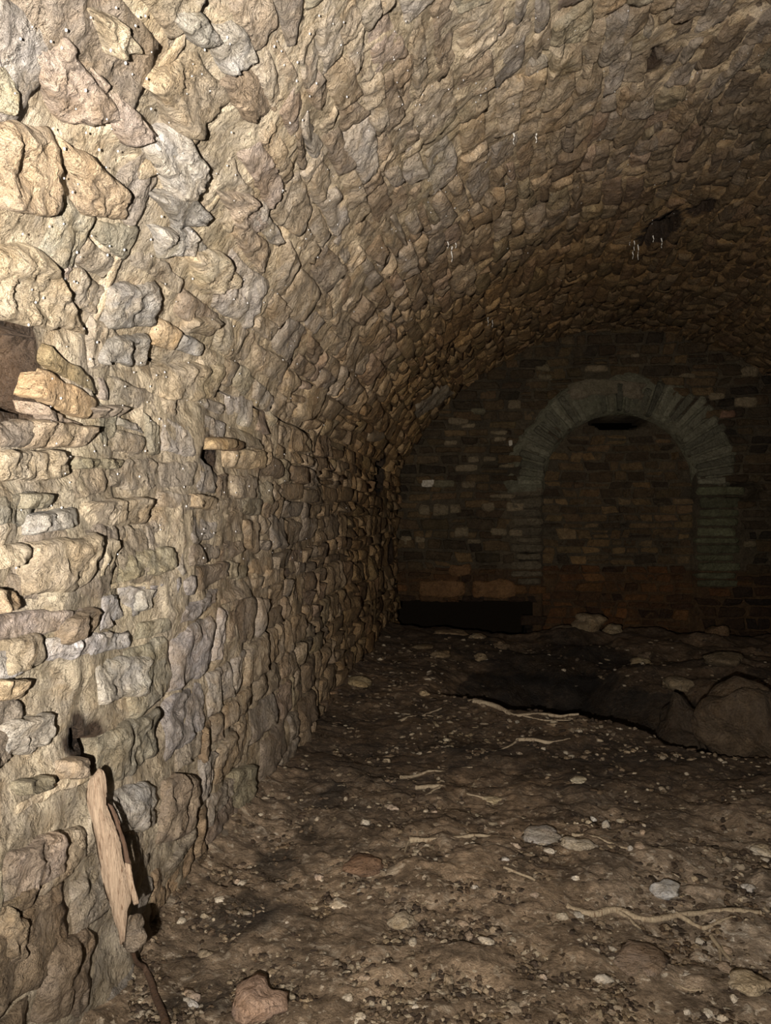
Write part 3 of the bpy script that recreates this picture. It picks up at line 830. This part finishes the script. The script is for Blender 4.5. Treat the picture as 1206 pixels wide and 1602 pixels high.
# uncountable crumbs
def crumbs(name, N, region, rr, colsets, seed, parent):
    rg = np.random.RandomState(seed)
    C_, R_, Q_, TT = [], [], [], []
    while len(C_) < N:
        px, py = region(rg); x, y = to_floor(px, py)
        if not (XL < x < XC + HALF and y < 8): continue
        r = rg.uniform(*rr) * (.6 + .2 * y)
        if float(floor_z(x, y)) < -.10 and rg.random_sample() < .93: continue
        C_.append((x, y, 0)); R_.append(r); Q_.append((rg.uniform(.8, 1.9), rg.uniform(.7, 1.2), rg.uniform(.35, .8)))
        TT.append(np.array(colsets[rg.randint(len(colsets))]) * rg.uniform(.7, 1.15) * (.35 if float(floor_z(x, y)) < -.10 else 1))  # crumbs in the hollow darkened to fit its painted shade
    C_ = np.array(C_); C_[:, 2] = floor_z(C_[:, 0], C_[:, 1]) + np.array(R_) * .15
    V_, F = lump_batch(C_, R_, Q_, rg.uniform(0, 90, N), 5, 6, .5)
    nn = V_.shape[1]
    FF = (F[None] + (np.arange(N) * nn)[:, None, None]).reshape(-1, 4)
    add(name, make_mesh(name, V_.reshape(-1, 3), FF, M_stone, np.repeat(np.array(TT), nn, 0)), parent, kind='stuff')
dk = [(.10, .07, .045), (.16, .12, .08), (.24, .19, .13), (.07, .05, .035)]
lt = [(.50, .44, .34), (.40, .34, .25), (.30, .24, .17)]
crumbs('floor_crumb', 7000, lambda g: (g.uniform(200, 1230), 1180 + 440 * g.random_sample() ** .7), (.003, .010), dk + dk + lt, 5, floor)
crumbs('floor_crumb', 1500, lambda g: (g.uniform(520, 1230), 1000 + 190 * g.random_sample() ** .8), (.004, .011), dk + dk + dk + lt, 6, floor)

# ------------------------------------------------------------------ roots and sticks
def tube(points, radii, seg=8, seed=0, wob=.3):
    P = np.array(points, float); n = len(P)
    out = []
    for i in range(n):
        t = P[min(i + 1, n - 1)] - P[max(i - 1, 0)]; t /= np.linalg.norm(t)
        a = np.cross(t, (0, 0, 1.0)); a = a if np.linalg.norm(a) > .1 else np.cross(t, (1.0, 0, 0)); a /= np.linalg.norm(a); b = np.cross(a, t)
        for j in range(seg):
            w = j / seg * 2 * math.pi; r = radii[i] * (1 + wob * float(vnoise(i * .8, math.cos(w) * 1.3, math.sin(w) * 1.3 + seed, 141)))
            out.append(P[i] + r * (a * math.cos(w) + b * math.sin(w)))
    F = [(i * seg + j, i * seg + (j + 1) % seg, (i + 1) * seg + (j + 1) % seg, (i + 1) * seg + j) for i in range(n - 1) for j in range(seg)]
    return np.array(out), np.array(F)
def smooth_path(pts, k=6):
    P = np.array(pts, float); out = []
    for i in range(len(P) - 1):
        p0, p1, p2, p3 = P[max(i - 1, 0)], P[i], P[i + 1], P[min(i + 2, len(P) - 1)]
        for t in np.arange(k) / k:
            out.append(.5 * (2 * p1 + (p2 - p0) * t + (2 * p0 - 5 * p1 + 4 * p2 - p3) * t * t + (3 * p1 - p0 - 3 * p2 + p3) * t ** 3))
    out.append(P[-1]); return np.array(out)
def root(pix, w0, w1, label, branches=(), mat=None):
    def path(pp, a, b, seed):
        w = np.array([(*to_floor(*p), 0) for p in pp]); w = smooth_path(w)
        w[:, :2] += .006 * np.stack([vnoise(w[:, 0] * 20, w[:, 1] * 20, seed, 151), vnoise(w[:, 0] * 20, w[:, 1] * 20, seed + 5, 152)], -1)
        w[:, 2] = floor_z(w[:, 0], w[:, 1]) + .006
        r = np.linspace(a, b, len(w)) / 2
        return tube(w, r, 7, seed)
    V_, F = path(pix, w0, w1, rnd.random() * 9)
    o = add('root', make_mesh('root', V_, F, mat or M_root)); tag(o, label, 'root')
    for br in branches:
        V_, F = path(br, w1 * 1.2, w1 * .4, rnd.random() * 9); add('rootlet', make_mesh('rootlet', V_, F, mat or M_root), o)
root([(742, 1104), (775, 1110), (812, 1122), (860, 1121), (905, 1126)], .040, .012, 'pale root running right to the lip of the dark hollow', [[(812, 1122), (850, 1130), (890, 1134)]])
root([(812, 1158), (850, 1161), (892, 1160)], .028, .014, 'short straight pale root near the middle of the hollow lip', [[(812, 1158), (790, 1168), (770, 1172)]])
root([(625, 1126), (665, 1114), (692, 1107)], .022, .008, 'thin pale root near the far end of the left wall', [[(665, 1114), (690, 1122)]])
root([(650, 1236), (690, 1232), (725, 1240), (758, 1246)], .020, .012, 'forked pale root with a cream chip at its end', [[(725, 1240), (742, 1222), (752, 1212)], [(690, 1232), (665, 1248)]])
root([(628, 1218), (680, 1205), (738, 1198)], .016, .006, 'thin pale root behind the forked root')
root([(640, 1326), (690, 1327), (740, 1318), (775, 1316)], .022, .008, 'wavy pale root across the middle of the floor', [[(640, 1326), (632, 1345)]])
root([(885, 1422), (925, 1430), (965, 1424), (1010, 1437), (1060, 1432), (1120, 1428), (1190, 1432)], .022, .014, 'long knotted pale root across the right foreground', [[(965, 1424), (985, 1436), (1000, 1452)], [(1060, 1432), (1100, 1446), (1150, 1440)]])
root([(895, 1312), (915, 1316), (940, 1322), (985, 1334)], .016, .008, 'pale root beside the greyish flat lump')
root([(1110, 1460), (1128, 1482), (1145, 1500)], .013, .008, 'thin root slanting into the bottom right corner', [[(1128, 1482), (1126, 1510)]])
root([(1050, 1535), (1075, 1548), (1095, 1552)], .009, .005, 'hair thin root on the right foreground floor')
root([(790, 1375), (830, 1390), (845, 1400)], .010, .006, 'short thin root left of the long knotted one')

# ------------------------------------------------------------------ weathered plank end leaning against the left wall
def w_pt(px, py, off):
    d = ray(px, py); t = (XL + off) / d[0]; return np.array([0, 0, EYE]) + d * t
# real board plane: top leans on the wall, foot stands 11 cm out
ptop, pbot = w_pt(150, 1203, .055), w_pt(196, 1480, .125)
axis = (pbot - ptop); L_ = np.linalg.norm(axis); axis /= L_
view = (ptop + pbot) / 2 - np.array([0, 0, EYE]); view /= np.linalg.norm(view)
across = np.cross(axis, view); across /= np.linalg.norm(across)
if np.dot(across, (CY, SY, 0)) < 0: across = -across
nrm_ = np.cross(axis, across); nrm_ = nrm_ if np.dot(nrm_, view) < 0 else -nrm_
def on_board(px, py):
    d = ray(px, py); o0 = np.array([0, 0, EYE]); t = np.dot(ptop - o0, nrm_) / np.dot(d, nrm_); p = o0 + d * t - ptop
    return np.dot(p, axis), np.dot(p, across)
def board_piece(rows, thick, seed, cols=15, k=5, ridge_amp=.006):
    Lr = smooth_path([(*on_board(*r[0]), 0) for r in rows], k); Rr = smooth_path([(*on_board(*r[1]), 0) for r in rows], k)
    n = len(Lr); V_ = []
    for i in range(n):
        taper = min(1, .35 + i / 6, .35 + (n - 1 - i) / 5)
        for side_ in (1, -1):
            for j in range(cols):
                a = j / (cols - 1); p = Lr[i] * (1 - a) + Rr[i] * a
                ln, cr = p[0], p[1]
                e = 1 - abs(2 * a - 1) ** 4
                if side_ > 0:
                    z = thick * .5 * e * taper + ridge_amp * (float(fbm(ln * 4, cr * 130, seed, 3, 161)) + .5 * float(fbm(ln * 14, cr * 300, seed, 2, 162))) * e
                else: z = -thick * .5 * e * taper
                w = .0025 * float(vnoise(ln * 40, side_ * 2 + j, seed, 163)) * (1 - e)
                V_.append(ptop + axis * ln + across * (cr + w) + nrm_ * z)
    F = []
    W = 2 * cols
    for i in range(n - 1):
        for j in range(cols - 1):
            F.append((i * W + j, i * W + j + 1, (i + 1) * W + j + 1, (i + 1) * W + j))
            F.append((i * W + cols + j + 1, i * W + cols + j, (i + 1) * W + cols + j, (i + 1) * W + cols + j + 1))
        F.append((i * W + cols, i * W, (i + 1) * W, (i + 1) * W + cols))
        F.append((i * W + cols - 1, i * W + W - 1, (i + 1) * W + W - 1, (i + 1) * W + cols - 1))
    for i in (0, n - 1):
        for j in range(cols - 1): F.append((i * W + j, i * W + cols + j, i * W + cols + j + 1, i * W + j + 1) if i == 0 else (i * W + j + 1, i * W + cols + j + 1, i * W + cols + j, i * W + j))
    return np.array(V_), np.array(F)
plank = bpy.data.objects.new('wooden_stake', None); plank.location = tuple(pbot); link(plank)
tag(plank, 'split pale weathered wooden stake leaning on the left wall in the lower left', 'stake')
def child_world(name, V_, F, mat, parent, **kw):
    V_ = V_ - np.array(parent.location); return add(name, make_mesh(name, V_, F, mat), parent, **kw)
V_, F = board_piece([((153, 1202), (157, 1203)), ((141, 1219), (163, 1212)), ((135, 1245), (167, 1245)), ((140, 1275), (169, 1268)), ((147, 1305), (184, 1300)),
                     ((152, 1335), (190, 1330)), ((159, 1365), (196, 1358)), ((165, 1395), (203, 1388)), ((172, 1415), (206, 1408)), ((177, 1435), (200, 1424)), ((184, 1458), (199, 1440)), ((188, 1478), (196, 1470))], .030, 1.3)
child_world('board', V_, F, M_wood, plank)
V_, F = board_piece([((196, 1350), (204, 1352)), ((199, 1380), (210, 1380)), ((204, 1400), (216, 1402)), ((209, 1417), (218, 1412))], .014, 4.3, 7, 4, .002)
child_world('splinter', V_, F, M_wood, plank)
V_, F = board_piece([((168, 1258), (176, 1262)), ((184, 1300), (190, 1296)), ((192, 1330), (200, 1330)), ((200, 1368), (208, 1366)), ((204, 1385), (211, 1384))], .012, 6.3, 5, 4, .002)
for i in range(len(V_)): V_[i] -= nrm_ * .010
child_world('shade_strip', V_, F, M_bark_shade, plank, label='dark strip painted as the shaded edge')  # dark strip added as the shaded side of the board

# knob of earth below it, thin dark stick running down to the corner
p0 = w_pt(208, 1458, .13)
V_, F = lump_batch([(0, 0, 0)], [.030], [(.8, .8, 1.3)], [3.3], 12, 14, .4, [0.0])
o = add('clod', make_mesh('clod', V_[0], F, M_stone, np.array((.20, .165, .125)))); o.location = tuple(p0); tag(o, 'grey clod of earth stuck at the foot of the wooden stake', 'clod')
pts = []
for (px, py) in ((203, 1478), (214, 1505), (228, 1535), (242, 1565), (256, 1602), (268, 1650)):
    x, y = to_floor(px, py)
    if x < XL + .06: x, y, z = w_pt(px, py, .06)
    else: z = float(floor_z(x, y)) + .01
    pts.append((x, y, z))
V_, F = tube(smooth_path(pts, 5), np.linspace(.005, .010, 26), 8, 2.2)
o = add('stick', make_mesh('stick', V_, F, M_bark_shade)); tag(o, 'thin dark bent stick lying on the floor below the wooden stake', 'stick')

# dark hollow's leaf, straws of calcite and drops on the vault
def s_world(px, py, h=0.0):
    u, v = to_side(px, py); return S_side(u, v, h)
STRAW = {(992, 376): 'second white mineral straw left of the black hole in the vault', (998, 382): 'longest white mineral straw left of the black hole',
         (985, 372): 'white mineral straw farthest left of the black hole', (990, 392): 'lowest white mineral straw left of the black hole',
         (706, 385): 'longest white mineral straw in the cluster on the mid vault', (712, 372): 'right white mineral straw of the cluster on the mid vault',
         (700, 372): 'left white mineral straw of the cluster on the mid vault', (803, 206): 'white mineral straw alone high on the vault, upper middle',
         (838, 208): 'short white mineral straw right of the lone high one', (763, 495): 'white mineral straw low on the dark vault haunch',
         (770, 500): 'white mineral straw right of the low one on the dark haunch', (1035, 372): 'white mineral straw under the right edge of the black hole',
         (1022, 368): 'short white mineral straw under the left edge of the black hole'}
for (px, py, ln) in ((992, 376, .07), (998, 382, .11), (985, 372, .05), (990, 392, .06), (706, 385, .08), (712, 372, .05), (803, 206, .05), (763, 495, .07), (770, 500, .06), (838, 208, .04), (700, 372, .05), (1035, 372, .07), (1022, 368, .05)):
    P0 = s_world(px, py, .012)
    n = 7; pp = [P0 + np.array((.003 * math.sin(i * 1.3 + px), 0, -ln * i / (n - 1))) for i in range(n)]
    V_, F = tube(pp, np.linspace(.0045, .0015, n), 6, px)
    c = pp[0]
    o = add('mineral_straw', make_mesh('mineral_straw', V_ - c, F, M_calcite)); o.location = tuple(c)
    tag(o, STRAW[(px, py)], 'straw', 'white mineral straws on the vault')
def lime_run(pix, w, tint, parent, thick=.35, name='lime_run'):
    P = smooth_path([S_side(*to_side(*p), .012) for p in pix], 6); n = len(P)
    N = np.array([S_side(*_to_side(*pix[0]), .1) - S_side(*_to_side(*pix[0]), 0)]); N = N[0] / np.linalg.norm(N[0])
    out = []; seg = 12
    for i in range(n):
        t = P[min(i + 1, n - 1)] - P[max(i - 1, 0)]; t /= np.linalg.norm(t); a = np.cross(t, N); a /= np.linalg.norm(a)
        r = w / 2 * (.35 + .65 * math.sin(math.pi * (i + .5) / n)) * (1 + .5 * float(vnoise(i * .45, w * 90, 1.1, 181)))
        for j in range(seg):
            q = j / seg * 2 * math.pi; k_ = 1 + .3 * float(vnoise(i * .7, math.cos(q) * 2, math.sin(q) * 2 + w * 50, 182))
            out.append(P[i] + a * math.cos(q) * r * k_ + N * math.sin(q) * r * thick * k_)
    F = [(i * seg + j, i * seg + (j + 1) % seg, (i + 1) * seg + (j + 1) % seg, (i + 1) * seg + j) for i in range(n - 1) for j in range(seg)]
    return add(name, make_mesh(name, out, F, M_mortar, np.array(tint)), parent)
CR_ = (.50, .425, .315)
for pix, w in (([(206, 338), (194, 375), (180, 410), (165, 450), (150, 490), (138, 530)], .030), ([(292, 32), (280, 62), (262, 88), (245, 105)], .030),
               ([(480, 98), (462, 130), (445, 162), (436, 192)], .026), ([(92, 425), (118, 445), (140, 475)], .05), ([(215, 272), (250, 248), (285, 225), (312, 205)], .06),
               ([(52, 250), (70, 275)], .03), ([(560, 80), (590, 62), (612, 48)], .03), ([(660, 215), (645, 235), (622, 250)], .05), ([(320, 330), (345, 300)], .025)):
    lime_run(pix, w, CR_, ceiling)
for pix, w in (([(152, 850), (150, 880), (146, 905)], .020), ([(20, 1270), (60, 1245), (110, 1222), (140, 1215)], .025), ([(205, 800), (240, 795), (280, 805)], .018),
               ([(190, 866), (235, 858), (290, 850)], .016), ([(170, 918), (230, 905), (285, 888)], .018)):
    lime_run(pix, w, CR_, wall_left)

g = np.random.RandomState(3)
C_ = []
while len(C_) < 420:
    px, py = g.uniform(0, 1206), g.uniform(0, 900)
    if py > 620 and px > 560: continue
    u, v = to_side(px, py)
    if u > 7.5 or v < -1.0 or hole_depth(np.array(u), np.array(v)) > 0: continue
    C_.append(S_side(u, v, g.uniform(.025, .045)))
C_ = np.array(C_)
V_, F = lump_batch(C_, g.uniform(.0012, .0028, len(C_)), [(1, 1, 1.2)] * len(C_), g.uniform(0, 9, len(C_)), 5, 6, .05)
FF = (F[None] + (np.arange(len(C_)) * V_.shape[1])[:, None, None]).reshape(-1, 4)
add('water_drops', make_mesh('water_drops', V_.reshape(-1, 3), FF, M_drop), ceiling, kind='stuff')
